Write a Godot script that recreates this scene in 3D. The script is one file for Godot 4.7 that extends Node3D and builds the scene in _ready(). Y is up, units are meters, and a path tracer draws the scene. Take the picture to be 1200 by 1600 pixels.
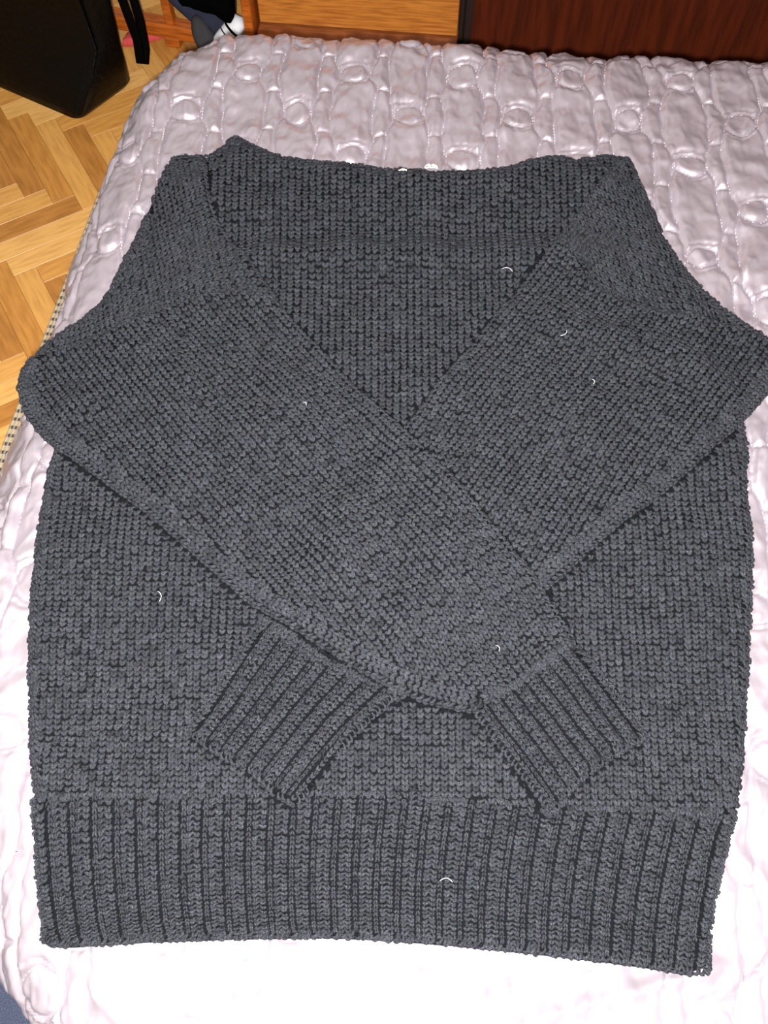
extends Node3D
# A dark knitted jumper laid out on a quilted satin bedspread, photographed with a phone flash.

const CELL := 0.004
const GX0 := -0.46
const GZ0 := -0.96
const GNX := 248
const GNZ := 262

var rng := RandomNumberGenerator.new()
var names := {}
var ground := PackedFloat32Array()      # height of everything laid down so far, on the grid above the bed
var soft := FastNoiseLite.new()
var M := {}

# ------------------------------------------------------------------ helpers
func numbered(called: String) -> String:
	if not names.has(called):
		names[called] = 0
		return called
	names[called] += 1
	return "%s_%03d" % [called, names[called]]

func thing(called: String, label: String, category: String, at := Vector3.ZERO, turn := 0.0, group := "") -> Node3D:
	var o := Node3D.new()
	o.name = numbered(called)
	add_child(o)
	o.position = at
	o.rotation.y = turn
	tag(o, label, category, group)
	return o

func tag(o: Node, label: String, category: String, group := "") -> void:
	o.set_meta("label", label)
	o.set_meta("category", category)
	if group != "":
		o.set_meta("group", group)

func obj(called: String, mesh: Mesh, m: Material, parent: Node = null) -> MeshInstance3D:
	var o := MeshInstance3D.new()
	o.mesh = mesh
	o.material_override = m
	if parent == null:
		o.name = numbered(called)
		add_child(o)
	else:
		o.name = called
		parent.add_child(o, true)
	return o

func struct(called: String, mesh: Mesh, m: Material) -> MeshInstance3D:
	var o := obj(called, mesh, m)
	o.set_meta("kind", "structure")
	return o

func mesh_of(v: PackedVector3Array, ix: PackedInt32Array, uv := PackedVector2Array(), smooth := true) -> ArrayMesh:
	var st := SurfaceTool.new()
	st.begin(Mesh.PRIMITIVE_TRIANGLES)
	if smooth:
		for i in v.size():
			if uv.size():
				st.set_uv(uv[i])
			st.add_vertex(v[i])
		for i in ix:
			st.add_index(i)
	else:
		st.set_smooth_group(-1)
		for i in ix:
			if uv.size():
				st.set_uv(uv[i])
			st.add_vertex(v[i])
	st.generate_normals()
	return st.commit()

# a box with chamfered edges, centred
func chamfer_box(s: Vector3, c: float) -> ArrayMesh:
	var v := PackedVector3Array()
	var ix := PackedInt32Array()
	var h := s * 0.5
	c = minf(c, minf(h.x, minf(h.y, h.z)) * 0.9)
	# each corner has three points, one on each of its faces
	var id := {}
	for sx: int in [-1, 1]:
		for sy: int in [-1, 1]:
			for sz: int in [-1, 1]:
				for a in 3:
					var p := Vector3(sx * (h.x - c), sy * (h.y - c), sz * (h.z - c))
					p[a] += c * [sx, sy, sz][a]
					id[[sx, sy, sz, a]] = v.size()
					v.append(p)
	var faces := []
	for a in 3:
		var b := (a + 1) % 3
		var d := (a + 2) % 3
		for s1: int in [-1, 1]:
			var q := []
			for t: Array in [[-1, -1], [1, -1], [1, 1], [-1, 1]]:
				var k := [0, 0, 0]
				k[a] = s1; k[b] = t[0]; k[d] = t[1]
				q.append(id[[k[0], k[1], k[2], a]])
			faces.append(q)
		# edge along a between faces b and d
		for sb: int in [-1, 1]:
			for sd: int in [-1, 1]:
				var k0 := [0, 0, 0]
				k0[a] = -1; k0[b] = sb; k0[d] = sd
				var k1 := k0.duplicate()
				k1[a] = 1
				faces.append([id[[k0[0], k0[1], k0[2], b]], id[[k1[0], k1[1], k1[2], b]], id[[k1[0], k1[1], k1[2], d]], id[[k0[0], k0[1], k0[2], d]]])
	for sx: int in [-1, 1]:
		for sy: int in [-1, 1]:
			for sz: int in [-1, 1]:
				faces.append([id[[sx, sy, sz, 0]], id[[sx, sy, sz, 1]], id[[sx, sy, sz, 2]]])
	for f: Array in faces:
		var cen := Vector3.ZERO
		for i: int in f:
			cen += v[i]
		var n := (v[f[1]] - v[f[0]]).cross(v[f[2]] - v[f[0]])
		var flip := n.dot(cen) > 0     # clockwise fronts
		for k in range(1, f.size() - 1):
			if flip:
				ix.append_array([f[0], f[k + 1], f[k]])
			else:
				ix.append_array([f[0], f[k], f[k + 1]])
	return mesh_of(v, ix, PackedVector2Array(), false)

# a tube along points, with a radius at each (flattened by flat along its second axis)
func tube(pts: PackedVector3Array, radii: PackedFloat32Array, sides := 8, flat := 1.0, hint := Vector3.UP) -> ArrayMesh:
	var v := PackedVector3Array()
	var ix := PackedInt32Array()
	var n := pts.size()
	for i in n:
		var t := (pts[mini(i + 1, n - 1)] - pts[maxi(i - 1, 0)]).normalized()
		var a := t.cross(hint)
		if a.length() < 0.05:
			a = t.cross(Vector3.RIGHT)
		a = a.normalized()
		var b := a.cross(t).normalized()
		for k in sides:
			var w := TAU * k / sides
			v.append(pts[i] + (a * cos(w) + b * sin(w) * flat) * radii[i])
	for i in n - 1:
		for k in sides:
			var k2 := (k + 1) % sides
			ix.append_array([i * sides + k, (i + 1) * sides + k, i * sides + k2, i * sides + k2, (i + 1) * sides + k, (i + 1) * sides + k2])
	v.append(pts[0]); v.append(pts[n - 1])
	for k in sides:
		var k2 := (k + 1) % sides
		ix.append_array([v.size() - 2, k, k2, v.size() - 1, (n - 1) * sides + k2, (n - 1) * sides + k])
	return mesh_of(v, ix)

func cr(a: Vector2, b: Vector2, c: Vector2, d: Vector2, t: float) -> Vector2:
	return b.cubic_interpolate(c, a, d, t)

# [x, z, x, z, ...] -> points; every edge from point i carries weight w[i]
func pts2(a: Array) -> PackedVector2Array:
	var p := PackedVector2Array()
	for i in range(0, a.size(), 2):
		p.append(Vector2(a[i], a[i + 1]))
	return p

func smooth_closed(p: PackedVector2Array, w: PackedFloat32Array, sub: int) -> Array:
	var q := PackedVector2Array()
	var ww := PackedFloat32Array()
	var n := p.size()
	for i in n:
		var i2 := (i + 1) % n
		var sharp0 := w[i] > 20.0 or w[(i + n - 1) % n] > 20.0
		var sharp1 := w[i2] > 20.0 or w[i] > 20.0
		for k in sub:
			q.append(cr(p[i] if sharp0 else p[(i + n - 1) % n], p[i], p[i2], p[i2] if sharp1 else p[(i + 2) % n], float(k) / sub))
			ww.append(w[i])
	return [q, ww]

func smooth_open(p: PackedVector2Array, sub: int) -> PackedVector2Array:
	var q := PackedVector2Array()
	var n := p.size()
	for i in n - 1:
		for k in sub:
			q.append(cr(p[maxi(i - 1, 0)], p[i], p[i + 1], p[mini(i + 2, n - 1)], float(k) / sub))
	q.append(p[n - 1])
	return q

func along(p: PackedVector2Array, t: float) -> Vector2:
	var total := 0.0
	for i in p.size() - 1:
		total += p[i].distance_to(p[i + 1])
	var want := clampf(t, 0.0, 1.0) * total
	for i in p.size() - 1:
		var l := p[i].distance_to(p[i + 1])
		if want <= l or i == p.size() - 2:
			return p[i].lerp(p[i + 1], want / maxf(l, 1e-6))
		want -= l
	return p[p.size() - 1]

# n points along a line; grow is the last gap over the first
func resample(p: PackedVector2Array, n: int, grow := 1.0) -> PackedVector2Array:
	var q := PackedVector2Array()
	var g := (grow - 1.0) * 0.5
	for i in n:
		var u := float(i) / (n - 1)
		q.append(along(p, (u + g * u * u) / (1.0 + g)))
	return q

# signed distance to a weighted polygon (positive inside) and the nearest point of its outline
func sdf(p: Vector2, q: PackedVector2Array, w: PackedFloat32Array) -> Array:
	var best := 1e9
	var plain := 1e9
	var near := p
	var inside := false
	var n := q.size()
	var b := q[n - 1]
	var wb := w[n - 1]
	for i in n:
		var a := b
		var wa := wb
		b = q[i]
		wb = w[i]
		var e := b - a
		var t := clampf((p - a).dot(e) / maxf(e.length_squared(), 1e-12), 0.0, 1.0)
		var c := a + e * t
		var d := p.distance_squared_to(c)
		if d < plain:
			plain = d
			near = c
		if d * wa * wa < best:
			best = d * wa * wa
		if (a.y > p.y) != (b.y > p.y) and p.x < a.x + (p.y - a.y) / (b.y - a.y) * e.x:
			inside = not inside
	return [sqrt(best) * (1.0 if inside else -1.0), sqrt(plain) * (1.0 if inside else -1.0), near]

# ------------------------------------------------------------------ the jumper's layers
func blurred(h: PackedFloat32Array, r: int, times: int) -> PackedFloat32Array:
	var a := h
	for _k in times:
		for axis in 2:
			var b := PackedFloat32Array()
			b.resize(a.size())
			var nl := GNZ if axis == 0 else GNX
			var nm := GNX if axis == 0 else GNZ
			var step := 1 if axis == 0 else GNX
			var jump := GNX if axis == 0 else 1
			for l in nl:
				var o := l * jump
				var s := 0.0
				for m in range(-r, r + 1):
					s += a[o + clampi(m, 0, nm - 1) * step]
				for m in nm:
					b[o + m * step] = s / (2 * r + 1)
					s += a[o + mini(m + r + 1, nm - 1) * step] - a[o + maxi(m - r, 0) * step]
			a = b
	return a

func sample(h: PackedFloat32Array, x: float, z: float) -> float:
	var fx := clampf((x - GX0) / CELL, 0.0, GNX - 1.001)
	var fz := clampf((z - GZ0) / CELL, 0.0, GNZ - 1.001)
	var i := int(fx)
	var j := int(fz)
	fx -= i
	fz -= j
	var o := j * GNX + i
	return lerpf(lerpf(h[o], h[o + 1], fx), lerpf(h[o + GNX], h[o + GNX + 1], fx), fz)

# lays a piece of knitting over what is there already; returns its height and distance grids and builds its mesh
func lay(called: String, poly: PackedVector2Array, weights: PackedFloat32Array, thick: float, r: float, waves: float, folds: Array, parent: Node, m: Material, under := PackedFloat32Array()) -> Dictionary:
	var sm := smooth_closed(poly, weights, 3)
	var q: PackedVector2Array = sm[0]
	var w: PackedFloat32Array = sm[1]
	var base := blurred(ground if under.is_empty() else under, 3, 2)
	var top := base.duplicate()
	var dist := PackedFloat32Array()
	dist.resize(GNX * GNZ)
	dist.fill(-1.0)
	var distw := dist.duplicate()
	dist.fill(-0.05)
	var lo := q[0]
	var hi := q[0]
	for p in q:
		lo = lo.min(p)
		hi = hi.max(p)
	var i0 := maxi(int((lo.x - GX0) / CELL) - 2, 0)
	var i1 := mini(int((hi.x - GX0) / CELL) + 3, GNX - 1)
	var j0 := maxi(int((lo.y - GZ0) / CELL) - 2, 0)
	var j1 := mini(int((hi.y - GZ0) / CELL) + 3, GNZ - 1)
	var v := PackedVector3Array()
	var ix := PackedInt32Array()
	var id := {}
	var near := {}
	for j in range(j0, j1 + 1):
		for i in range(i0, i1 + 1):
			var p := Vector2(GX0 + i * CELL, GZ0 + j * CELL)
			var s := sdf(p, q, w)
			var o := j * GNX + i
			dist[o] = s[1]
			distw[o] = s[0]
			if s[1] <= 0.0:
				near[o] = s[2]
				if s[1] < -0.014 or absf(s[0]) < absf(s[1]) * 8.0:
					continue
				if s[1] > -0.0035:
					distw[o] = absf(s[0])
			var k := clampf(1.0 - absf(s[0]) / r, 0.0, 1.0)
			var f := sqrt(1.0 - k * k)
			var bump := soft.get_noise_2d(p.x * 1000.0, p.y * 1000.0) * waves
			for e: Array in folds:
				var a := Vector2(e[0], e[1])
				var b := Vector2(e[2], e[3])
				var t := clampf((p - a).dot(b - a) / (b - a).length_squared(), 0.0, 1.0)
				var d: float = p.distance_to(a.lerp(b, t)) / e[4]
				bump += e[5] * exp(-d * d)
			top[o] = base[o] + (thick + bump) * f
	for j in range(j0, j1):
		for i in range(i0, i1):
			var c := [j * GNX + i, j * GNX + i + 1, (j + 1) * GNX + i, (j + 1) * GNX + i + 1]
			var any := false
			for o: int in c:
				any = any or dist[o] > 0.0
			if not any:
				continue
			for o: int in c:
				if not id.has(o):
					id[o] = v.size()
					var p := Vector2(GX0 + (o % GNX) * CELL, GZ0 + (o / GNX) * CELL)
					var y := top[o] - 0.0046
					if dist[o] <= 0.0:
						p = near[o]
						y = sample(base, p.x, p.y) + 0.0005
						var s := sdf(p.lerp(p + (p - Vector2(GX0 + (o % GNX) * CELL, GZ0 + (o / GNX) * CELL)).normalized() * 0.001, 1.0), q, w)
						if absf(s[0]) > absf(s[1]) * 20.0:
							y += thick - 0.0046
					v.append(Vector3(p.x, y, p.y))
			ix.append_array([id[c[0]], id[c[1]], id[c[2]], id[c[1]], id[c[3]], id[c[2]]])
	for o in GNX * GNZ:
		if dist[o] > 0.0:
			ground[o] = maxf(ground[o], top[o])
	var node := obj(called, mesh_of(v, ix), m, parent)
	return {"node": node, "top": top, "dist": distw, "plain": dist, "outline": q, "weights": w}

# one V-shaped stitch in a unit box: x across the column, z along it, y out of the cloth
func stitch_mesh(purl := false) -> ArrayMesh:
	var st := SurfaceTool.new()
	st.begin(Mesh.PRIMITIVE_TRIANGLES)
	for s: int in [-1, 1]:
		var c := PackedVector3Array([Vector3(s * 0.47, -0.85, -0.46), Vector3(s * 0.41, -0.22, -0.36), Vector3(s * 0.27, 0.10, -0.08), Vector3(s * 0.11, 0.10, 0.24), Vector3(s * 0.03, -0.2, 0.42)])
		var rr := PackedFloat32Array([0.16, 0.26, 0.29, 0.25, 0.13])
		if purl:
			c = PackedVector3Array([Vector3(s * 0.02, -0.2, -0.45), Vector3(s * 0.14, 0.05, -0.30), Vector3(s * 0.28, 0.12, -0.02), Vector3(s * 0.40, 0.04, 0.20), Vector3(s * 0.50, -0.2, 0.40)])
		st.append_from(tube(c, rr, 8, 0.68), 0, Transform3D())
	return st.commit()

var fuzz_mesh: ArrayMesh
var knit_mesh: ArrayMesh
var purl_mesh: ArrayMesh

func add_stitches(piece: Dictionary, list: Array, purl: bool) -> void:
	if list.is_empty():
		return
	var mm := MultiMesh.new()
	mm.transform_format = MultiMesh.TRANSFORM_3D
	mm.use_colors = true
	mm.mesh = purl_mesh if purl else knit_mesh
	mm.instance_count = list.size()
	for i in list.size():
		mm.set_instance_transform(i, list[i])
		var g := 1.0 + rng.randfn(0.0, 0.12)
		mm.set_instance_color(i, Color(g, g * rng.randf_range(0.98, 1.02), g * rng.randf_range(0.98, 1.05)) * 0.9)
	var o := MultiMeshInstance3D.new()
	o.name = "purl_stitches" if purl else "knit_stitches"
	o.multimesh = mm
	o.material_override = M.yarn
	o.set_meta("kind", "stuff")
	piece.node.add_child(o, true)

func place_stitch(piece: Dictionary, p: Vector2, t: Vector2, across: float, pitch: float, lift: float, thick: float, tilt := 0.0) -> Variant:
	var top: PackedFloat32Array = piece.top
	var y := sample(top, p.x, p.y)
	if sample(ground, p.x, p.y) > y + 0.012:
		return null
	var e := 0.0025
	var gx := (sample(top, p.x + e, p.y) - sample(top, p.x - e, p.y)) / (2 * e)
	var gz := (sample(top, p.x, p.y + e) - sample(top, p.x, p.y - e)) / (2 * e)
	var n := Vector3(-clampf(gx, -2.2, 2.2), 1.0, -clampf(gz, -2.2, 2.2)).normalized()
	var tz := Vector3(t.x, 0, t.y)
	tz = (tz - n * tz.dot(n)).normalized()
	var ax := n.cross(tz)
	var b := Basis(ax * across, n * thick, tz * pitch)
	b = Basis(tz, tilt) * b * Basis(Vector3.UP, rng.randfn(0.0, 0.10)) * Basis(Vector3.BACK, rng.randfn(0.0, 0.10)) * Basis().scaled(Vector3(1.0 + rng.randfn(0, 0.06), 1.0 + rng.randfn(0, 0.12), 1.0 + rng.randfn(0, 0.09)))
	var j := Vector3(rng.randfn(0, 0.045) * across, rng.randfn(0, 0.0005), rng.randfn(0, 0.07) * pitch)
	return Transform3D(b, Vector3(p.x, y, p.y) + n * lift + ax * j.x + n * j.y + tz * j.z)

# whether another piece lies over that point; bare strip beside it imitates contact shade
func covered(p: Vector2, covers: Array) -> bool:
	for c: Dictionary in covers:
		if sample(c.plain, p.x, p.y) > -c.get("shade_gap", 0.0008):
			return true
	return false

# columns of stitches between two guide lines, cut to the piece; rib: pattern of raised (1) and sunk (0) columns
func knit(piece: Dictionary, ga: PackedVector2Array, gb: PackedVector2Array, cols: int, pitch: float, margin: float, rib := [1], edges := [], covers := [], grow := 1.0) -> void:
	var rows := int(maxf(length(ga), length(gb)) / pitch)
	var a := resample(ga, rows + 1, grow)
	var b := resample(gb, rows + 1, grow)
	var raised := []
	var sunk := []
	var dist: PackedFloat32Array = piece.dist
	for j in rows:
		var a0 := a[j]
		var b0 := b[j]
		for i in cols:
			var s := (i + 0.5) / cols
			var p := a0.lerp(b0, s)
			if sample(dist, p.x, p.y) < margin:
				continue
			var skip := covered(p, covers)
			for e: Dictionary in edges:
				if e.clear > 0.0 and clear_of(p, e.line) < e.clear:
					skip = true
			if skip:
				continue
			var t := (a[j + 1].lerp(b[j + 1], s) - p)
			var width := (b0 - a0).length() / cols
			width *= absf((b0 - a0).normalized().cross(t.normalized()))
			var up: int = rib[i % rib.size()]
			if rib.size() > 1:
				var x = place_stitch(piece, p, t, width * (0.95 if up else 0.6), t.length() * 1.2, 0.0018 if up else -0.0034, 0.0062, ([0.5, -0.5, 0.0][i % 3]) * signf((b0 - a0).cross(t)))
				if x != null:
					if up: raised.append(x)
					else: sunk.append(x)
			else:
				var x = place_stitch(piece, p, t, width * 0.89, t.length() * 1.26, 0.0, 0.0060)
				if x != null:
					raised.append(x)
	for e: Dictionary in edges:
		chain(piece, e.line, e.offset, e.across, e.pitch, raised)
	add_stitches(piece, raised, false)
	add_stitches(piece, sunk, true)

func length(p: PackedVector2Array) -> float:
	var l := 0.0
	for i in p.size() - 1:
		l += p[i].distance_to(p[i + 1])
	return l

# a column of stitches that follows a line of the outline at an offset to its right-hand side
func chain(piece: Dictionary, line: PackedVector2Array, offset: float, across: float, pitch: float, out: Array) -> void:
	var n := int(length(line) / pitch)
	var a := resample(line, n + 1)
	for i in n:
		var t := a[i + 1] - a[i]
		var p := (a[i] + a[i + 1]) * 0.5 + Vector2(-t.y, t.x).normalized() * offset
		var x = place_stitch(piece, p, t, across, t.length() * 1.12, 0.0, 0.0060)
		if x != null:
			out.append(x)

func clear_of(p: Vector2, line: PackedVector2Array) -> float:
	var best := 1e9
	for i in line.size() - 1:
		best = minf(best, p.distance_squared_to(Geometry2D.get_closest_point_to_segment(p, line[i], line[i + 1])))
	return sqrt(best)

# columns of stitches along the piece's own outline from one of its points to another, at offsets inwards
func rim(piece: Dictionary, from: int, to: int, offsets: Array, clear := 0.0, across := 0.0068, pitch := 0.0054) -> Array:
	var q: PackedVector2Array = piece.outline
	var area := 0.0
	for i in q.size():
		area += q[i].cross(q[(i + 1) % q.size()])
	var line := PackedVector2Array()
	for i in range(from * 3, to * 3 + 1):
		line.append(q[i % q.size()])
	var r := []
	for o: float in offsets:
		r.append({"line": line, "offset": o * signf(area), "across": across, "pitch": pitch, "clear": clear})
	return r

func shifted(p: PackedVector2Array, by: Vector2) -> PackedVector2Array:
	var q := PackedVector2Array()
	for a in p:
		q.append(a + by)
	return q

func ones(n: int, flat := {}) -> PackedFloat32Array:
	var w := PackedFloat32Array()
	w.resize(n)
	w.fill(1.0)
	for k: int in flat:
		w[k] = flat[k]
	return w

# ------------------------------------------------------------------ soft goods: a padded sheet with an outline of its own
func padded(outline: Array, origin: Vector3, u: Vector3, v: Vector3, thick: float, r: float, cell: float, rough: float, freq: float, seed_: int, sag := 0.0) -> ArrayMesh:
	var sm := smooth_closed(pts2(outline), ones(outline.size() / 2), 4)
	var q: PackedVector2Array = sm[0]
	var w: PackedFloat32Array = sm[1]
	var nz := FastNoiseLite.new()
	nz.seed = seed_
	nz.frequency = freq
	var lo := q[0]
	var hi := q[0]
	for p in q:
		lo = lo.min(p)
		hi = hi.max(p)
	lo -= Vector2.ONE * cell
	var nx := int((hi.x - lo.x) / cell) + 3
	var ny := int((hi.y - lo.y) / cell) + 3
	var n := u.cross(v).normalized()
	if n.y < 0:
		n = -n
	var d := []
	for j in ny:
		for i in nx:
			d.append(sdf(lo + Vector2(i, j) * cell, q, w))
	var vs := PackedVector3Array()
	var ix := PackedInt32Array()
	for side: int in [1, -1]:
		var id := {}
		for j in ny - 1:
			for i in nx - 1:
				var c := [j * nx + i, j * nx + i + 1, (j + 1) * nx + i, (j + 1) * nx + i + 1]
				var any := false
				for o: int in c:
					any = any or d[o][0] > 0.0
				if not any:
					continue
				for o: int in c:
					if id.has(o):
						continue
					id[o] = vs.size()
					var p := lo + Vector2(o % nx, o / nx) * cell
					var f := 0.0
					if d[o][0] <= 0.0:
						p = d[o][2]
					else:
						var k := clampf(1.0 - d[o][0] / r, 0.0, 1.0)
						f = sqrt(1.0 - k * k)
					var h := f * (thick + nz.get_noise_2d(p.x * 1000, p.y * 1000) * rough) if side > 0 else -f * thick * 0.25
					vs.append(origin + u * p.x + v * p.y + n * h)
				if side > 0:
					ix.append_array([id[c[0]], id[c[1]], id[c[2]], id[c[1]], id[c[3]], id[c[2]]])
				else:
					ix.append_array([id[c[0]], id[c[2]], id[c[1]], id[c[1]], id[c[2]], id[c[3]]])
	return mesh_of(vs, ix)

# ------------------------------------------------------------------ the bedspread
var inset := PackedVector2Array()
const EDGE_R := 0.07
const QP := Vector2(0.131, 0.135)

func quilt(u: float, v: float) -> Vector2:
	# distance to the nearest stitched seam, and which kind
	var best := 1.0
	var c := floorf(u / (QP.x * 0.5) + 0.5)
	var x := u - c * QP.x * 0.5            # within a column of rings
	var odd := 0.5 if posmod(int(c), 2) == 1 else 0.0
	var y := (v / QP.y + odd)
	y = (y - floorf(y + 0.5)) * QP.y       # from the nearest ring
	var r := Vector2(x, y).length()
	best = minf(best, absf(r - 0.0168))
	var ay := absf(y)
	var half := 0.0185 + 0.0062 * smoothstep(0.008, 0.03, ay)
	best = minf(best, absf(absf(x) - half))
	if ay > 0.0168 and ay < 0.03 and absf(x) < half:
		# shoulders of the panel that arch over the ring
		best = minf(best, absf(r - 0.0225) + 0.0015)
	if absf(x) > half:
		var yy := fposmod(v + QP.y * 0.25, QP.y * 0.5)
		best = minf(best, absf(minf(yy, QP.y * 0.5 - yy)))
	return Vector2(best, r)

func bedspread_point(a: Vector2) -> Array:
	# the nearest point of the flat top, the way out from it and how far along the cloth
	var inside := Geometry2D.is_point_in_polygon(a, inset)
	if inside:
		return [Vector3(a.x, 0.5, a.y), Vector3.UP]
	var best := 1e9
	var near := a
	for i in inset.size():
		var p := Geometry2D.get_closest_point_to_segment(a, inset[i], inset[(i + 1) % inset.size()])
		var d := a.distance_squared_to(p)
		if d < best:
			best = d
			near = p
	var s := sqrt(best)
	var n := (a - near) / maxf(s, 1e-6)
	var turn := 1.4
	if s < EDGE_R * turn:
		var w := s / EDGE_R
		return [Vector3(near.x + n.x * EDGE_R * sin(w), 0.5 - EDGE_R * (1 - cos(w)), near.y + n.y * EDGE_R * sin(w)), Vector3(n.x * sin(w), cos(w), n.y * sin(w))]
	var l := s - EDGE_R * turn
	var out := EDGE_R * sin(turn) + l * cos(turn)
	var down := EDGE_R * (1 - cos(turn)) + l * sin(turn)
	return [Vector3(near.x + n.x * out, maxf(0.5 - down, 0.012), near.y + n.y * out), Vector3(n.x * sin(turn), cos(turn), n.y * sin(turn))]

func steps(parts: Array) -> PackedFloat32Array:
	var r := PackedFloat32Array()
	var at: float = parts[0]
	for i in range(1, parts.size(), 2):
		while at < parts[i] - 1e-6:
			r.append(at)
			at += parts[i + 1]
	r.append(at)
	return r

const CREASES := [[0.02, 0.035, 0.14, -0.003, 0.006, 0.005], [0.06, 0.045, 0.27, -0.008, 0.007, 0.006], [-0.24, -0.005, -0.19, 0.04, 0.005, 0.004], [-0.16, 0.03, -0.02, 0.0, 0.005, 0.003], [0.25, 0.02, 0.34, -0.05, 0.006, 0.005], [0.29, -0.09, 0.33, -0.01, 0.005, 0.004], [-0.36, -0.30, -0.345, -0.14, 0.006, 0.005], [-0.355, -0.42, -0.36, -0.32, 0.006, 0.005], [0.34, -0.62, 0.40, -0.70, 0.006, 0.004], [0.36, -0.30, 0.39, -0.15, 0.007, 0.005]]
var q_noise := {}

func quilt_uv(x: float, z: float) -> Vector2:
	var wob: FastNoiseLite = q_noise.wob
	var ox := x - 0.096 + wob.get_noise_2d(x * 1000, z * 1000) * 0.006
	var oz := z + 0.984 + wob.get_noise_2d(x * 1000 + 700, z * 1000) * 0.006
	return Vector2(ox, oz).rotated(-deg_to_rad(2.2))

func quilt_height(x: float, z: float) -> float:
	var wr: FastNoiseLite = q_noise.wr
	var mid: FastNoiseLite = q_noise.mid
	var big: FastNoiseLite = q_noise.big
	var p := quilt_uv(x, z)
	var d := quilt(p.x, p.y).x
	var puff := 1.0 - exp(-d / 0.0028)
	var ridge := 1.0 - absf(wr.get_noise_2d(x * 1300, z * 700)) * 2.2
	var crease := 1.0 - absf(mid.get_noise_2d(x * 1150 + 300, z * 800)) * 2.5
	var h := 0.0044 * puff + 0.0016 * ridge * (0.35 + 0.65 * exp(-d / 0.012)) * smoothstep(0.0, 0.003, d)
	h += 0.0018 * crease * smoothstep(0.0, 0.006, d) + big.get_noise_2d(x * 1000, z * 1000) * 0.006
	for e: Array in CREASES:
		var ca := Vector2(e[0], e[1])
		var cb := Vector2(e[2], e[3])
		var cp := Geometry2D.get_closest_point_to_segment(Vector2(x, z), ca, cb)
		var cd: float = cp.distance_to(Vector2(x, z)) / e[4]
		if cd < 3.0:
			h += e[5] * exp(-cd * cd) * smoothstep(0.0, 0.02, minf(cp.distance_to(ca), cp.distance_to(cb)) + 0.004)
	return h - 0.0055

func quilt_noise(seed_: int, freq: float, oct: int) -> FastNoiseLite:
	var n := FastNoiseLite.new()
	n.seed = seed_
	n.frequency = freq
	n.fractal_octaves = oct
	return n

func build_bedspread() -> void:
	var xs := steps([-0.86, -0.5, 0.012, 0.56, 0.002, 1.1, 0.02])
	var zs := steps([-1.52, -1.16, 0.012, 0.10, 0.002, 0.42, 0.02])
	q_noise = {"wr": quilt_noise(5, 0.035, 3), "mid": quilt_noise(27, 0.013, 2), "big": quilt_noise(9, 0.011, 3), "wob": quilt_noise(21, 0.012, 2)}
	var v := PackedVector3Array()
	var ix := PackedInt32Array()
	var uv := PackedVector2Array()
	for z in zs:
		for x in xs:
			var a := Vector2(x, z)
			var g := bedspread_point(a)
			var n: Vector3 = g[1]
			v.append(g[0] + n * quilt_height(x, z))
			uv.append(a)
	var nx := xs.size()
	for j in zs.size() - 1:
		for i in nx - 1:
			var o := j * nx + i
			ix.append_array([o, o + 1, o + nx, o + 1, o + nx + 1, o + nx])
	var b := obj("bedspread", mesh_of(v, ix, uv), M.satin)
	tag(b, "silvery lilac satin bedspread quilted in rings and panels, under the dark jumper", "bedspread")
	seam_threads(b)

# the running stitches of the quilting
func seam_threads(b: Node) -> void:
	var dashes := []
	for i in range(-11, 12):
		for j in range(-5, 18):
			var off := 0.5 if posmod(i, 2) == 1 else 0.0
			var c := Vector2(i * QP.x * 0.5, (j - 9 - off + 10) * QP.y)
			for k in 23:
				var w := TAU * k / 23.0
				dashes.append([c + Vector2(cos(w), sin(w)) * 0.0168, w + PI / 2])
			for side: int in [-1, 1]:
				for k in 30:
					var y := (k / 30.0 - 0.5) * QP.y
					var half := 0.0185 + 0.0062 * smoothstep(0.008, 0.03, absf(y))
					dashes.append([c + Vector2(side * half, y), PI / 2])
				for k in 3:
					for t: float in [0.25, -0.25]:
						dashes.append([c + Vector2(QP.x * 0.25 + (k - 1) * 0.005, t * QP.y), 0.0])
	var list := []
	for d: Array in dashes:
		var p: Vector2 = d[0]
		var q := p.rotated(deg_to_rad(2.2)) + Vector2(0.096, -0.984)
		for _k in 3:
			q += (p - quilt_uv(q.x, q.y)).rotated(deg_to_rad(2.2))
		if q.x < -0.44 or q.x > 0.54 or q.y < -1.12 or q.y > 0.06:
			continue
		if q.x > -0.2 and q.x < 0.22 and q.y > -0.75 and q.y < -0.06:
			continue
		var g := bedspread_point(q)
		var n: Vector3 = g[1]
		var along_ := Vector3(cos(d[1] + deg_to_rad(2.2)), 0, sin(d[1] + deg_to_rad(2.2)))
		along_ = (along_ - n * along_.dot(n)).normalized()
		list.append(Transform3D(Basis(along_, n, along_.cross(n)), g[0] + n * (quilt_height(q.x, q.y) + 0.0004)))
	var mm := MultiMesh.new()
	mm.transform_format = MultiMesh.TRANSFORM_3D
	mm.mesh = tube(PackedVector3Array([Vector3(-0.0015, -0.0003, 0), Vector3(-0.0009, 0.0001, 0), Vector3(0.0009, 0.0001, 0), Vector3(0.0015, -0.0003, 0)]), PackedFloat32Array([0.0002, 0.0004, 0.0004, 0.0002]), 5)
	mm.instance_count = list.size()
	for i in list.size():
		mm.set_instance_transform(i, list[i])
	var o := MultiMeshInstance3D.new()
	o.name = "seam_thread"
	o.multimesh = mm
	o.material_override = M.thread
	o.set_meta("kind", "stuff")
	b.add_child(o, true)

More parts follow.
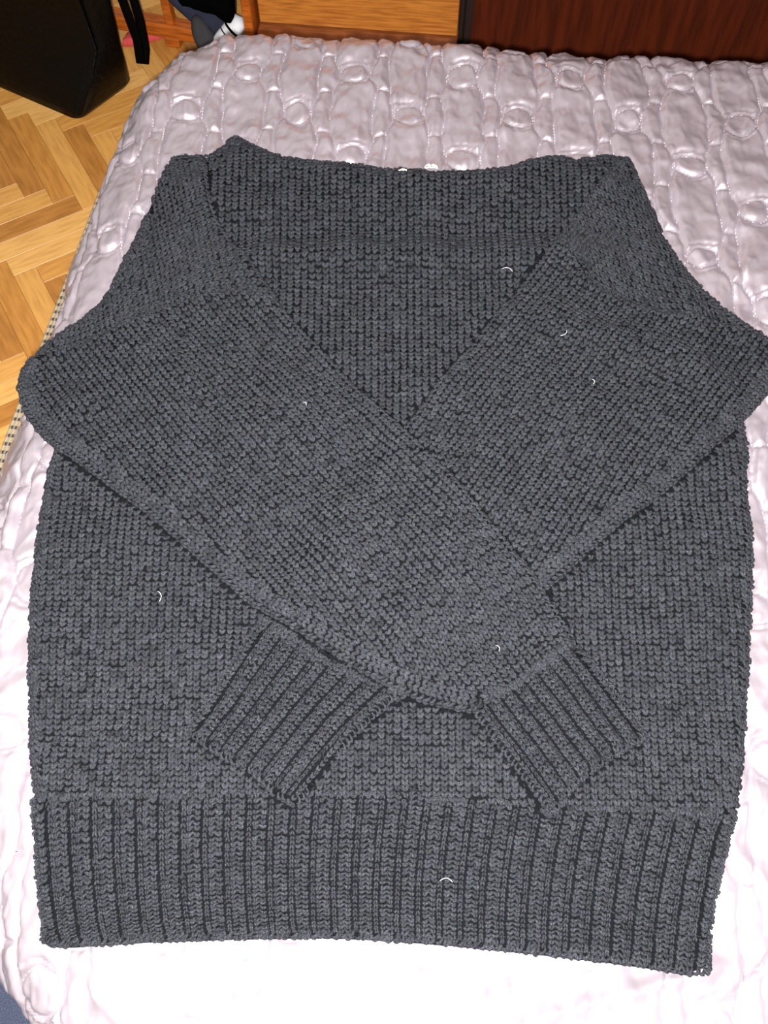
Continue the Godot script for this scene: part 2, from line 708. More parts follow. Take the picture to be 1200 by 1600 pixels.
# ------------------------------------------------------------------ materials
func noise_tex(freq: float, seed_: int, ramp: Array, w := 512, h := 512, octaves := 4, kind := FastNoiseLite.TYPE_SIMPLEX_SMOOTH) -> NoiseTexture2D:
	var n := FastNoiseLite.new()
	n.noise_type = kind
	n.seed = seed_
	n.frequency = freq
	n.fractal_octaves = octaves
	var t := NoiseTexture2D.new()
	t.width = w
	t.height = h
	t.seamless = true
	t.noise = n
	if ramp.size():
		var g := Gradient.new()
		g.offsets = PackedFloat32Array(ramp[0])
		g.colors = PackedColorArray(ramp[1])
		t.color_ramp = g
	return t

func mat(called: String, c: Color, rough: float, metal := 0.0) -> StandardMaterial3D:
	var m := StandardMaterial3D.new()
	m.resource_name = called
	m.albedo_color = c
	m.roughness = rough
	m.metallic = metal
	return m

func wood(called: String, dark: Color, light: Color, rough: float, scale: Vector3, seed_: int, freq := 0.02) -> StandardMaterial3D:
	var m := mat(called, Color.WHITE, rough)
	m.albedo_texture = noise_tex(freq, seed_, [[0.0, 0.45, 0.6, 1.0], [dark, dark.lerp(light, 0.55), dark.lerp(light, 0.75), light]], 512, 512, 5)
	m.uv1_triplanar = true
	m.uv1_scale = scale
	return m

func make_materials() -> void:
	var y := mat("charcoal yarn", Color.WHITE, 0.92)
	y.albedo_texture = noise_tex(0.14, 3, [[0.2, 0.4, 0.52, 0.66, 0.82], [Color(0.03, 0.034, 0.04), Color(0.092, 0.098, 0.111), Color(0.152, 0.16, 0.179), Color(0.245, 0.256, 0.28), Color(0.44, 0.455, 0.485)]], 512, 512, 3)
	y.uv1_triplanar = true
	y.uv1_world_triplanar = true
	y.uv1_scale = Vector3.ONE * 22.0
	y.vertex_color_use_as_albedo = true
	y.metallic_specular = 0.1
	M.yarn = y
	M.fuzz = mat("loose wool fibres", Color(0.3, 0.31, 0.33), 0.7)
	M.knit = mat("knit backing with gap shade", Color(0.055, 0.06, 0.072), 0.95)  # darker than the yarn: shade between stitches is put into this colour
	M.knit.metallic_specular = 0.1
	var s := mat("silvery lilac satin", Color(0.70, 0.67, 0.71), 0.37, 0.64)
	s.roughness_texture = noise_tex(0.02, 12, [[0.0, 1.0], [Color(0.75, 0.75, 0.75), Color(1, 1, 1)]], 256, 256)
	s.uv1_triplanar = true
	s.uv1_scale = Vector3.ONE * 6.0
	M.satin = s
	M.thread = mat("silver quilting thread", Color(0.80, 0.77, 0.80), 0.35, 0.2)
	M.leather = mat("black leather", Color(0.006, 0.006, 0.006), 0.34)
	M.leather.metallic_specular = 0.3
	M.leather.normal_enabled = true
	var nt := noise_tex(0.03, 8, [], 512, 512, 4)
	nt.as_normal_map = true
	nt.bump_strength = 2.5
	M.leather.normal_texture = nt
	M.leather.uv1_triplanar = true
	M.leather.uv1_scale = Vector3.ONE * 5.0
	M.strap = mat("black webbing", Color(0.008, 0.008, 0.008), 0.8)
	M.strap.metallic_specular = 0.15
	M.orange_wood = wood("orange varnished wood", Color(0.5, 0.24, 0.06), Color(0.72, 0.38, 0.12), 0.35, Vector3(1.5, 14, 14), 31)
	M.panel_wood = wood("honey wood veneer", Color(0.55, 0.31, 0.11), Color(0.74, 0.48, 0.2), 0.4, Vector3(1.2, 16, 16), 32)
	M.shelf_wood = wood("brown wood board", Color(0.42, 0.22, 0.1), Color(0.56, 0.33, 0.17), 0.4, Vector3(1.2, 14, 14), 33)
	M.mahogany = wood("dark mahogany veneer", Color(0.19, 0.065, 0.025), Color(0.31, 0.115, 0.045), 0.35, Vector3(5, 0.45, 5), 34)
	M.dark_gap = mat("dark wood and gap shade", Color(0.1, 0.04, 0.02), 0.6)  # dark tone also stands in for shade between cabinet and wardrobe
	M.navy = mat("navy cotton", Color(0.075, 0.10, 0.18), 0.9)
	M.grey_cotton = mat("dark grey cotton", Color(0.15, 0.15, 0.17), 0.9)
	M.black_cotton = mat("black cotton", Color(0.008, 0.008, 0.008), 0.95)
	M.black_cotton.metallic_specular = 0.1
	M.white_cotton = mat("white cotton", Color(0.8, 0.82, 0.85), 0.85)
	M.red_cloth = mat("faded red cloth", Color(0.72, 0.25, 0.25), 0.8)
	var bl := mat("blue denim", Color.WHITE, 0.9)
	bl.albedo_texture = noise_tex(0.16, 17, [[0.0, 0.5, 1.0], [Color(0.11, 0.14, 0.2), Color(0.2, 0.235, 0.32), Color(0.34, 0.37, 0.46)]], 256, 256, 3)
	bl.uv1_triplanar = true
	bl.uv1_scale = Vector3.ONE * 12.0
	M.denim = bl
	M.wall = mat("cream plaster", Color(0.56, 0.56, 0.55), 0.9)
	M.subfloor = mat("dark floor underlay", Color(0.35, 0.22, 0.1), 0.8)
	M.lint = mat("pale lint", Color(0.85, 0.85, 0.82), 0.8)
	M.label = mat("white woven label", Color(0.9, 0.9, 0.87), 0.7)
	M.oak = []
	var tones := [[Color(0.62, 0.42, 0.18), Color(0.74, 0.53, 0.26)], [Color(0.57, 0.38, 0.16), Color(0.69, 0.48, 0.23)], [Color(0.69, 0.50, 0.25), Color(0.80, 0.61, 0.33)], [Color(0.74, 0.56, 0.30), Color(0.84, 0.66, 0.39)], [Color(0.67, 0.47, 0.22), Color(0.78, 0.58, 0.30)]]
	for i in tones.size():
		var w := wood("oak parquet", tones[i][0], tones[i][1], 0.38, Vector3(1.6, 12, 12), 40 + i, 0.016)
		w.uv1_offset = Vector3(i * 0.37, i * 0.21, i * 0.13)
		M.oak.append(w)
	# woven rug: rows of dark ticks on cream
	var im := Image.create(24, 60, false, Image.FORMAT_RGB8)
	for py in 60:
		for px in 24:
			var cord := 0.93 + 0.07 * sin(px / 24.0 * TAU)
			var c := Color(0.70, 0.65, 0.55) * cord
			var dx := absf(px - 12.0) / 6.0
			var dy := absf(py - 30.0) / 11.0
			if dx < 1.0 and dy < 1.0:
				c = Color(0.2, 0.19, 0.2)
			elif dy < 1.25:
				c = Color(0.58, 0.53, 0.45) * cord
			c.a = 1
			im.set_pixel(px, py, c)
	M.rug = mat("woven rug", Color.WHITE, 0.95)
	M.rug.albedo_texture = ImageTexture.create_from_image(im)

# ------------------------------------------------------------------ the scene
func _ready() -> void:
	rng.seed = 11
	soft.seed = 4
	soft.frequency = 0.011
	# camera
	var cam := Camera3D.new()
	cam.name = "camera"
	cam.position = Vector3(0, 1.32, 0)
	cam.rotation_degrees = Vector3(-64.3, 0, 0)
	cam.fov = 56.1
	cam.near = 0.02
	add_child(cam)
	cam.current = true
	# sky, exposure
	var we := WorldEnvironment.new()
	we.name = "environment"
	var env := Environment.new()
	env.background_mode = Environment.BG_COLOR
	env.background_color = Color(0.02, 0.02, 0.025)
	env.tonemap_mode = Environment.TONE_MAPPER_LINEAR
	env.tonemap_exposure = 1.0
	env.sdfgi_enabled = true
	env.ssao_enabled = true
	env.ssil_enabled = true
	we.environment = env
	add_child(we)
	# the phone's flash, beside the lens
	var flash := OmniLight3D.new()
	flash.name = "phone_flash"
	flash.position = Vector3(-0.018, 1.314, 0.018)
	flash.light_color = Color(1.0, 0.97, 0.95)
	flash.light_energy = 5.1
	flash.light_size = 0.008
	flash.omni_range = 6
	flash.omni_attenuation = 2
	flash.shadow_enabled = true
	add_child(flash)
	make_materials()
	build_room()
	build_floor()
	build_cabinets()
	inset = pts2([1.0, 0.12, 0.47, 0.10, 0.0, 0.065, -0.14, 0.045, -0.197, 0.025, -0.227, 0.001, -0.250, -0.025, -0.268, -0.053, -0.302, -0.115, -0.325, -0.20, -0.335, -0.30, -0.325, -0.451, -0.306, -0.58, -0.276, -0.815, -0.258, -0.92, -0.244, -0.975, -0.222, -1.008, -0.19, -1.026, -0.098, -1.026, 0.095, -1.012, 0.236, -0.992, 0.47, -0.98, 1.0, -0.955])
	build_bedspread()
	build_jumper()
	build_small_things()

func slab(called: String, size: Vector3, at: Vector3, m: Material) -> void:
	var b := BoxMesh.new()
	b.size = size
	struct(called, b, m).position = at

func build_room() -> void:
	slab("wall_back", Vector3(4.4, 2.7, 0.12), Vector3(0.3, 1.35, -2.06), M.wall)
	slab("wall_front", Vector3(4.4, 2.7, 0.12), Vector3(0.3, 1.35, 2.06), M.wall)
	slab("wall_left", Vector3(0.12, 2.7, 4.24), Vector3(-1.86, 1.35, 0), M.wall)
	slab("wall_right", Vector3(0.12, 2.7, 4.24), Vector3(2.46, 1.35, 0), M.wall)
	slab("ceiling", Vector3(4.44, 0.12, 4.24), Vector3(0.3, 2.76, 0), M.wall)
	# ceiling lamp: a glowing opal bowl, with its light just below
	var lamp := thing("ceiling_lamp", "round opal ceiling lamp above the bed", "lamp", Vector3(-0.75, 2.7, 0.1))
	var rose := CylinderMesh.new()
	rose.top_radius = 0.09; rose.bottom_radius = 0.12; rose.height = 0.03
	obj("ceiling_rose", rose, M.label, lamp).position = Vector3(0, -0.015, 0)
	var glow := mat("glowing opal glass", Color(0.95, 0.9, 0.8), 0.5)
	glow.emission_enabled = true
	glow.emission = Color(1.0, 0.85, 0.66)
	glow.emission_energy_multiplier = 0.3
	var bowl := SphereMesh.new()
	bowl.radius = 0.17; bowl.height = 0.16
	obj("lamp_bowl", bowl, glow, lamp).position = Vector3(0, -0.09, 0)
	var l := OmniLight3D.new()
	l.name = "lamp_light"
	l.position = Vector3(-0.75, 2.5, 0.1)
	l.light_color = Color(1.0, 0.9, 0.78)
	l.light_energy = 0.3
	l.light_size = 0.17
	l.omni_range = 8
	l.omni_attenuation = 2
	l.shadow_enabled = true
	add_child(l)

func build_floor() -> void:
	var b := BoxMesh.new()
	b.size = Vector3(4.44, 0.1, 4.24)
	var fl := struct("floor", b, M.subfloor)
	fl.position = Vector3(0.3, -0.056, 0)
	# herringbone oak blocks where the floor shows
	var u := Vector2(0.495, 0.868).normalized()
	var e := Vector2(0.868, -0.495).normalized()
	var w := 0.040
	var ln := 0.24
	var meshes := [chamfer_box(Vector3(ln - 0.0003, 0.014, w - 0.0003), 0.0003)]
	var ou := -1.623
	var oe := 0.103
	var ang_u := -atan2(u.y, u.x)
	var ang_e := -atan2(e.y, e.x)
	for band in range(-6, 7):
		for k in range(-60, 61):
			for way in 2:
				var cu := ou + k * w + band * ln
				var ce := oe + k * w - band * ln
				if way == 0:
					cu += ln / 2
					ce += w / 2
				else:
					cu += -w / 2
					ce += ln / 2
				var p := u * cu + e * ce
				if p.x < -1.2 or p.x > -0.2 or p.y < -1.92 or p.y > -0.1:
					continue
				if (p.x > -0.42 and p.y > -1.22) or (p.x > -0.55 and p.y > -0.6):
					continue
				var pick := rng.randi_range(0, 2) if way == 0 else rng.randi_range(2, 4)  # paler tones one way imitate grain sheen; the rest varies at random
				if rng.randf() < 0.2:
					pick = rng.randi_range(0, 4)
				var o := obj("parquet_block", meshes[0], M.oak[pick], fl)
				o.position = Vector3(p.x, -0.007 + rng.randf_range(-0.0003, 0.0003), p.y) - fl.position
				o.rotation.y = (ang_u if way == 0 else ang_e) + (PI if rng.randf() < 0.5 else 0.0)

func build_cabinets() -> void:
	# open cabinet with a recessed honey-coloured drawer front; its front turned a little to the left
	var c := thing("cabinet", "low open cabinet with orange side post and honey wood drawer front behind the bed", "cabinet", Vector3(-0.236, 0, -1.616), -deg_to_rad(6.0) * -1.0)
	c.rotation.y = deg_to_rad(-6.0)
	var w := 0.376
	obj("side_post", chamfer_box(Vector3(0.017, 0.76, 0.36), 0.002), M.orange_wood, c).position = Vector3(-0.012, 0.38, -0.145)
	obj("side_post", chamfer_box(Vector3(0.010, 0.76, 0.30), 0.002), M.dark_gap, c).position = Vector3(w + 0.004, 0.38, -0.17)  # coloured dark to read as the shaded gap
	obj("bottom_board", chamfer_box(Vector3(w, 0.02, 0.35), 0.002), M.shelf_wood, c).position = Vector3(w / 2, 0.076, -0.14)
	obj("plinth", chamfer_box(Vector3(w, 0.064, 0.016), 0.002), M.shelf_wood, c).position = Vector3(w / 2, 0.033, 0.0)
	var d := obj("drawer_front", chamfer_box(Vector3(w - 0.004, 0.3, 0.018), 0.0015), M.panel_wood, c)
	d.position = Vector3(w / 2, 0.2385, -0.01)
	var kn := SphereMesh.new()
	kn.radius = 0.014; kn.height = 0.024
	obj("knob", kn, M.shelf_wood, d).position = Vector3(0, 0.05, 0.02)
	var d2 := obj("drawer_front", chamfer_box(Vector3(w - 0.004, 0.33, 0.018), 0.0015), M.panel_wood, c)
	d2.position = Vector3(w / 2, 0.556, -0.01)
	obj("knob", kn, M.shelf_wood, d2).position = Vector3(0, 0, 0.02)
	obj("back_panel", chamfer_box(Vector3(w, 0.68, 0.008), 0.001), M.shelf_wood, c).position = Vector3(w / 2, 0.42, -0.29)
	obj("top_board", chamfer_box(Vector3(w + 0.026, 0.022, 0.36), 0.003), M.orange_wood, c).position = Vector3(w / 2 - 0.008, 0.771, -0.14)
	# mahogany wardrobe to its right
	var r := thing("wardrobe", "tall dark mahogany wardrobe with a plain door, right of the honey cabinet", "wardrobe", Vector3(0.146, 0, -1.545))
	r.rotation.y = deg_to_rad(-4.0)
	obj("carcass", chamfer_box(Vector3(1.18, 2.1, 0.34), 0.002), M.dark_gap, r).position = Vector3(0.59, 1.05, -0.21)
	for k in 2:
		var o := obj("door", chamfer_box(Vector3(0.578, 2.0, 0.02), 0.0025), M.mahogany, r)
		o.position = Vector3(0.302 + k * 0.582, 1.06, -0.026)
		var h := tube(PackedVector3Array([Vector3(0, -0.05, 0.012), Vector3(0, -0.04, 0.03), Vector3(0, 0.04, 0.03), Vector3(0, 0.05, 0.012)]), PackedFloat32Array([0.005, 0.005, 0.005, 0.005]), 8, 1.0, Vector3.RIGHT)
		obj("handle", h, M.label, o).position = Vector3(0.25 if k == 0 else -0.25, 0.0, 0)

func build_jumper() -> void:
	knit_mesh = stitch_mesh()
	purl_mesh = stitch_mesh(true)
	fuzz_mesh = tube(PackedVector3Array([Vector3(-0.5, 0, 0), Vector3(-0.15, 0.12, 0.1), Vector3(0.2, 0.1, 0.08), Vector3(0.5, -0.05, -0.1)]), PackedFloat32Array([0.012, 0.02, 0.02, 0.012]), 4)
	ground.resize(GNX * GNZ)
	ground.fill(0.503)
	var t := thing("jumper", "charcoal chunky knit jumper laid flat with both sleeves folded across its front", "jumper", Vector3(0, 0.5, 0))
	t.position = Vector3.ZERO
	var cw := 0.0073
	var cp := 0.0054
	# back of the neck, a strip that shows above the front edge
	var back := pts2([-0.245, -0.832, -0.232, -0.842, -0.206, -0.842, -0.189, -0.852, -0.173, -0.872, -0.146, -0.857, -0.116, -0.841, -0.058, -0.832, 0.029, -0.821, 0.115, -0.820, 0.152, -0.829, 0.193, -0.841, 0.217, -0.836, 0.247, -0.842, 0.276, -0.836, 0.285, -0.80, 0.24, -0.74, -0.2, -0.74, -0.25, -0.78])
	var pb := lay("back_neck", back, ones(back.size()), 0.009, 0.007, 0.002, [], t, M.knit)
	# body
	var body := pts2([-0.18, -0.835, -0.168, -0.858, -0.15, -0.848, -0.116, -0.829, -0.058, -0.816, 0.029, -0.805, 0.115, -0.806, 0.152, -0.819, 0.193, -0.833, 0.217, -0.828, 0.24, -0.82, 0.28, -0.76, 0.32, -0.65, 0.353, -0.488, 0.345, -0.42, 0.340, -0.355, 0.322, -0.263, 0.298, -0.153, 0.286, -0.116, 0.207, -0.121, 0.135, -0.124, 0.021, -0.132, -0.157, -0.134, -0.250, -0.132, -0.287, -0.128, -0.304, -0.207, -0.316, -0.287, -0.322, -0.387, -0.318, -0.466, -0.28, -0.66, -0.22, -0.78])
	var wb := ones(body.size(), {18: 60.0, 19: 60.0, 20: 60.0, 21: 60.0, 22: 60.0, 23: 60.0})
	var fold := [[-0.13, -0.69, 0.2, -0.685, 0.022, 0.011], [-0.05, -0.80, 0.25, -0.80, 0.025, 0.003], [-0.25, -0.16, 0.1, -0.17, 0.03, 0.004], [-0.29, -0.35, -0.12, -0.22, 0.035, 0.006], [0.3, -0.35, 0.2, -0.15, 0.035, 0.005]]
	var under1 := ground.duplicate()
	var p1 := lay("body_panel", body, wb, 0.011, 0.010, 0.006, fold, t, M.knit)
	# hem band
	var hem := pts2([-0.288, -0.128, -0.251, -0.132, -0.157, -0.134, 0.021, -0.132, 0.136, -0.124, 0.208, -0.121, 0.287, -0.116, 0.277, -0.095, 0.266, -0.070, 0.257, -0.046, 0.250, -0.02, 0.246, 0.001, 0.195, -0.005, 0.122, -0.013, 0.020, -0.022, -0.059, -0.025, -0.182, -0.022, -0.258, -0.019, -0.266, -0.035, -0.274, -0.065, -0.281, -0.10])
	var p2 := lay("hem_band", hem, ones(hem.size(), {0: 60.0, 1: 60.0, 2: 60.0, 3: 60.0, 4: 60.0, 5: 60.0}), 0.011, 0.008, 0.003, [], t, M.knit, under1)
	# shoulders, turned over onto the front
	var shl := pts2([-0.243, -0.832, -0.234, -0.840, -0.212, -0.838, -0.198, -0.82, -0.19, -0.775, -0.176, -0.730, -0.134, -0.669, -0.105, -0.622, -0.130, -0.628, -0.165, -0.631, -0.216, -0.615, -0.260, -0.591, -0.309, -0.570, -0.349, -0.560, -0.349, -0.580, -0.297, -0.634, -0.278, -0.695, -0.263, -0.753])
	var shlw := ones(shl.size(), {7: 3.0, 8: 3.0, 9: 3.0, 10: 3.0, 11: 3.0, 12: 3.0})
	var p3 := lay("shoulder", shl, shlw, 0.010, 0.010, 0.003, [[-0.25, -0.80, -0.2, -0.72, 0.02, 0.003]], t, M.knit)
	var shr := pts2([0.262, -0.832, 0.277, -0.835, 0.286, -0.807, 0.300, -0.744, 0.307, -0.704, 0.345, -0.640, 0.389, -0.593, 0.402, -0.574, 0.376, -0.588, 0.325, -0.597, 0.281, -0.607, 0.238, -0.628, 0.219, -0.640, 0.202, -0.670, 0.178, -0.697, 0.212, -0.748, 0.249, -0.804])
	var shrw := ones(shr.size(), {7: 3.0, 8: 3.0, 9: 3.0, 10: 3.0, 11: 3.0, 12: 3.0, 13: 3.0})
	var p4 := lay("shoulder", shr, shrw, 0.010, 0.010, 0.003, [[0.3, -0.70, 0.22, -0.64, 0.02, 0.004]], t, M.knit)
	# sleeve from the right, lying below
	var upr := pts2([0.179, -0.695, 0.131, -0.632, 0.076, -0.560, 0.018, -0.475, -0.058, -0.361, -0.111, -0.276])
	var lor := pts2([0.011, -0.207, 0.077, -0.258, 0.147, -0.310, 0.196, -0.355, 0.261, -0.406, 0.308, -0.447, 0.343, -0.479, 0.377, -0.515, 0.400, -0.545])
	var slr := pts2([0.404, -0.578, 0.374, -0.592, 0.323, -0.601, 0.279, -0.611, 0.236, -0.632, 0.216, -0.645, 0.196, -0.675])
	slr.append_array(upr)
	var cut_r := slr.size() - 1
	slr.append_array(lor)
	var swr := {0: 3.0, 1: 3.0, 2: 3.0, 3: 3.0, 4: 3.0, 5: 3.0, 6: 3.0}
	swr[cut_r] = 60.0
	var under5 := ground.duplicate()
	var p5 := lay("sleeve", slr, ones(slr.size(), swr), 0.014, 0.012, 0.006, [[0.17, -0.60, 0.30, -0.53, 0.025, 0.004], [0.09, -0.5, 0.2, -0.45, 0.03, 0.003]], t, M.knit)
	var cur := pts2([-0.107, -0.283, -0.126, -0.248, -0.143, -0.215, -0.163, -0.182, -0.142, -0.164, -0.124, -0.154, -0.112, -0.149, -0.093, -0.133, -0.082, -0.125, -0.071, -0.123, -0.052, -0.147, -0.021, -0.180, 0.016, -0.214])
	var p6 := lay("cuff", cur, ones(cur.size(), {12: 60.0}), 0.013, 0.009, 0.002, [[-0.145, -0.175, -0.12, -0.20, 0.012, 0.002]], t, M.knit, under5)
	# sleeve from the left, lying on top
	var upl := pts2([-0.104, -0.617, -0.044, -0.545, 0.018, -0.472, 0.082, -0.391, 0.140, -0.312, 0.168, -0.258])
	var lol := pts2([0.074, -0.196, 0.011, -0.215, -0.043, -0.245, -0.099, -0.280, -0.141, -0.315, -0.183, -0.352, -0.241, -0.401, -0.303, -0.446, -0.339, -0.478, -0.362, -0.514, -0.366, -0.540])
	var sll := pts2([-0.357, -0.565, -0.309, -0.573, -0.260, -0.594, -0.216, -0.618, -0.165, -0.634, -0.130, -0.631])
	sll.append_array(upl)
	var cut_l := sll.size() - 1
	sll.append_array(lol)
	var swl := {0: 3.0, 1: 3.0, 2: 3.0, 3: 3.0, 4: 3.0, 5: 3.0}
	swl[cut_l] = 60.0
	var under7 := ground.duplicate()
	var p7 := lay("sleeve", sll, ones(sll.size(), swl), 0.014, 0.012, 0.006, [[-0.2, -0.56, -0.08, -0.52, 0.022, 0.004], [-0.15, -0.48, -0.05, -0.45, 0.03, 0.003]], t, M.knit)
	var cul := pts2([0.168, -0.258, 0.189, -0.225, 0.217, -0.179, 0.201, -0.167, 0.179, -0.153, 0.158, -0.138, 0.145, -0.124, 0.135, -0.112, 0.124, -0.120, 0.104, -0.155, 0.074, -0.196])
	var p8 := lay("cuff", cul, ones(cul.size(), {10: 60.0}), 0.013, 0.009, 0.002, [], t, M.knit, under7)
	# stitches of each piece; bare dark backing beside the sleeves draws their contact shade
	p5.shade_gap = 0.0022
	p7.shade_gap = 0.0022
	knit(pb, pts2([-0.28, -0.90, -0.28, -0.72]), pts2([0.28 + 0.0204, -0.90, 0.28 + 0.0204, -0.72]), 79, cp, 0.0015, [1], rim(pb, 0, 14, [0.002]), [p1])
	knit(p1, pts2([-0.385, -0.89, -0.31, -0.115]), pts2([0.405, -0.89, 0.325, -0.105]), 100, 0.0054, 0.0015, [1], rim(p1, 0, 10, [0.0025]) + rim(p1, 12, 18, [0.0015, 0.0062], 0.0085) + rim(p1, 24, 29, [0.0015, 0.0062], 0.0085), [p3, p4, p5, p6, p7, p8], 0.72)
	var rib3 := [1, 1, 0]
	knit_curved(p2, [pts2([-0.288, -0.1285, -0.251, -0.132, -0.157, -0.134, 0.021, -0.132, 0.136, -0.124, 0.208, -0.121, 0.287, -0.116]), pts2([-0.2735, -0.062, 0.0, -0.075, 0.2615, -0.055]), pts2([-0.259, -0.0205, -0.182, -0.0235, -0.059, -0.0265, 0.020, -0.0235, 0.122, -0.0145, 0.195, -0.0065, 0.247, -0.0005])], 95, 31, rib3, rim(p2, 11, 17, [0.0016], 0.0, 0.005, 0.0056) + rim(p2, 6, 11, [0.0012], 0.0, 0.005, 0.0038) + rim(p2, 17, 21, [0.0012], 0.0, 0.005, 0.0038), [p6, p8])
	var seam_l := smooth_open(pts2([-0.352, -0.556, -0.309, -0.567, -0.260, -0.588, -0.216, -0.612, -0.165, -0.628, -0.130, -0.626, -0.09, -0.621]), 3)
	knit(p3, seam_l, shifted(seam_l, Vector2(0.105, -0.262)), 31, cp, 0.0015, [1], rim(p3, 13, 17, [0.0015, 0.007], 0.010) + rim(p3, 2, 7, [0.003], 0.006))
	var seam_r := smooth_open(pts2([0.41, -0.570, 0.376, -0.584, 0.325, -0.593, 0.281, -0.603, 0.238, -0.624, 0.219, -0.636, 0.202, -0.666, 0.175, -0.694]), 3)
	knit(p4, seam_r, shifted(seam_r, Vector2(-0.03, -0.262)), 33, cp, 0.0015, [1], rim(p4, 1, 7, [0.0015, 0.007], 0.010) + rim(p4, 14, 17, [0.003], 0.006))
	# sleeves: columns run beside the upper edge, and wrap along the lower one
	var gr := smooth_open(pts2([0.24, -0.775, 0.179, -0.692, 0.131, -0.629, 0.076, -0.557, 0.018, -0.472, -0.058, -0.358, -0.118, -0.265]), 3)
	knit(p5, gr, shifted(gr, Vector2(0.2706, 0.1856)), 51, 0.0052, 0.0012, [1], rim(p5, cut_r + 1, cut_r + lor.size() + 1, [0.0015, 0.0074, 0.0134], 0.0160), [p7, p8], 0.85)
	knit(p6, pts2([-0.107, -0.284, -0.143, -0.215, -0.164, -0.181]), pts2([0.017, -0.215, -0.021, -0.180, -0.07, -0.122]), 26, 0.0042, 0.0005, rib3, rim(p6, 3, 9, [0.0016], 0.0, 0.005, 0.005), [p7, p8])
	var gl := smooth_open(pts2([-0.17, -0.70, -0.104, -0.614, -0.044, -0.542, 0.018, -0.469, 0.082, -0.388, 0.140, -0.309, 0.175, -0.250]), 3)
	knit(p7, gl, shifted(gl, Vector2(-0.2569, 0.2051)), 51, 0.0052, 0.0012, [1], rim(p7, cut_l + 1, cut_l + lol.size() + 1, [0.0015, 0.0074, 0.0134], 0.0160) + rim(p7, cut_l, cut_l + 1, [0.0015]), [], 0.85)
	knit(p8, pts2([0.168, -0.259, 0.189, -0.225, 0.218, -0.178]), pts2([0.074, -0.197, 0.104, -0.155, 0.134, -0.111]), 26, 0.0042, 0.0005, rib3, rim(p8, 2, 8, [0.0016], 0.0, 0.005, 0.005))
	for q: Dictionary in [p1, p2, p3, p4, p5, p6, p7, p8]:
		fuzz(q)
	# care label peeping out of the neck, and the loops of thread that held a tag
	var lb := obj("neck_label", tube(PackedVector3Array([Vector3(0.016, 0.5155, -0.8105), Vector3(0.021, 0.5172, -0.8105), Vector3(0.028, 0.5165, -0.809), Vector3(0.033, 0.514, -0.8075)]), PackedFloat32Array([0.002, 0.003, 0.0022, 0.001]), 8, 0.6), M.label, t)
	lb.set_meta("label", "white sewn-in neck label")
	var loops := SurfaceTool.new()
	loops.begin(Mesh.PRIMITIVE_TRIANGLES)
	for k in 3:
		var pp := PackedVector3Array()
		var rr := PackedFloat32Array()
		for i in 13:
			var w := i / 12.0 * TAU
			pp.append(Vector3(0.053 + (k - 1) * 0.004 + cos(w) * 0.0032, 0.518 + sin(w) * 0.004, -0.816 + sin(w) * 0.006 + cos(w) * 0.002 * (k - 1)))
			rr.append(0.0009)
		loops.append_from(tube(pp, rr, 6), 0, Transform3D())
	obj("thread_loops", loops.commit(), M.label, t).set_meta("label", "knot of white thread")

# short loose fibres standing out of the yarn
func fuzz(piece: Dictionary) -> void:
	var q: PackedVector2Array = piece.outline
	var lo := q[0]
	var hi := q[0]
	for p in q:
		lo = lo.min(p)
		hi = hi.max(p)
	var list := []
	var n := int((hi.x - lo.x) * (hi.y - lo.y) * 45000.0)
	for i in n:
		var p := Vector2(rng.randf_range(lo.x, hi.x), rng.randf_range(lo.y, hi.y))
		var d := sample(piece.dist, p.x, p.y)
		if d < 0.0:
			continue
		var y := sample(piece.top, p.x, p.y)
		if sample(ground, p.x, p.y) > y + 0.004:
			continue
		var a := rng.randf() * TAU
		var l := rng.randf_range(0.0015, 0.0042)
		var b := Basis(Vector3.UP, a) * Basis(Vector3.BACK, rng.randf_range(-0.2, 0.6)) * Basis().scaled(Vector3(l, l, l))
		list.append(Transform3D(b, Vector3(p.x, y + 0.0017, p.y)))
	var mm := MultiMesh.new()
	mm.transform_format = MultiMesh.TRANSFORM_3D
	mm.mesh = fuzz_mesh
	mm.instance_count = list.size()
	for i in list.size():
		mm.set_instance_transform(i, list[i])
	var o := MultiMeshInstance3D.new()
	o.name = "fuzz_fibres"
	o.multimesh = mm
	o.material_override = M.fuzz
	o.set_meta("kind", "stuff")
	piece.node.add_child(o, true)

# rows of stitches between a top line, a middle line and a bottom line
func knit_curved(piece: Dictionary, lines: Array, cols: int, rows: int, rib: Array, edges: Array, covers: Array) -> void:
	var a := resample(smooth_open(lines[0], 4), cols + 1)
	var m := resample(smooth_open(lines[1], 4), cols + 1)
	var b := resample(smooth_open(lines[2], 4), cols + 1)
	var raised := []
	var sunk := []
	for i in cols:
		var up: int = rib[i % rib.size()]
		for j in rows:
			var q := []
			for k: float in [j + 0.0, j + 1.0]:
				var s := k / rows
				var l := []
				for c in 2:
					# a parabola through the three lines
					l.append(a[i + c] * (1 - s) * (1 - 2 * s) + m[i + c] * 4 * s * (1 - s) + b[i + c] * s * (2 * s - 1))
				q.append(l)
			var p: Vector2 = (q[0][0] + q[0][1] + q[1][0] + q[1][1]) / 4
			var t: Vector2 = (q[1][0] + q[1][1] - q[0][0] - q[0][1]) / 2
			if sample(piece.dist, p.x, p.y) < 0.0004 or covered(p, covers):
				continue
			var width: float = (q[0][1] - q[0][0]).length()
			var x = place_stitch(piece, p, t, width * (0.95 if up else 0.6), t.length() * 1.2, 0.0018 if up else -0.0034, 0.0062, ([0.5, -0.5, 0.0][i % 3]))
			if x != null:
				if up: raised.append(x)
				else: sunk.append(x)
	for e: Dictionary in edges:
		chain(piece, e.line, e.offset, e.across, e.pitch, raised)
	add_stitches(piece, raised, false)
	add_stitches(piece, sunk, true)

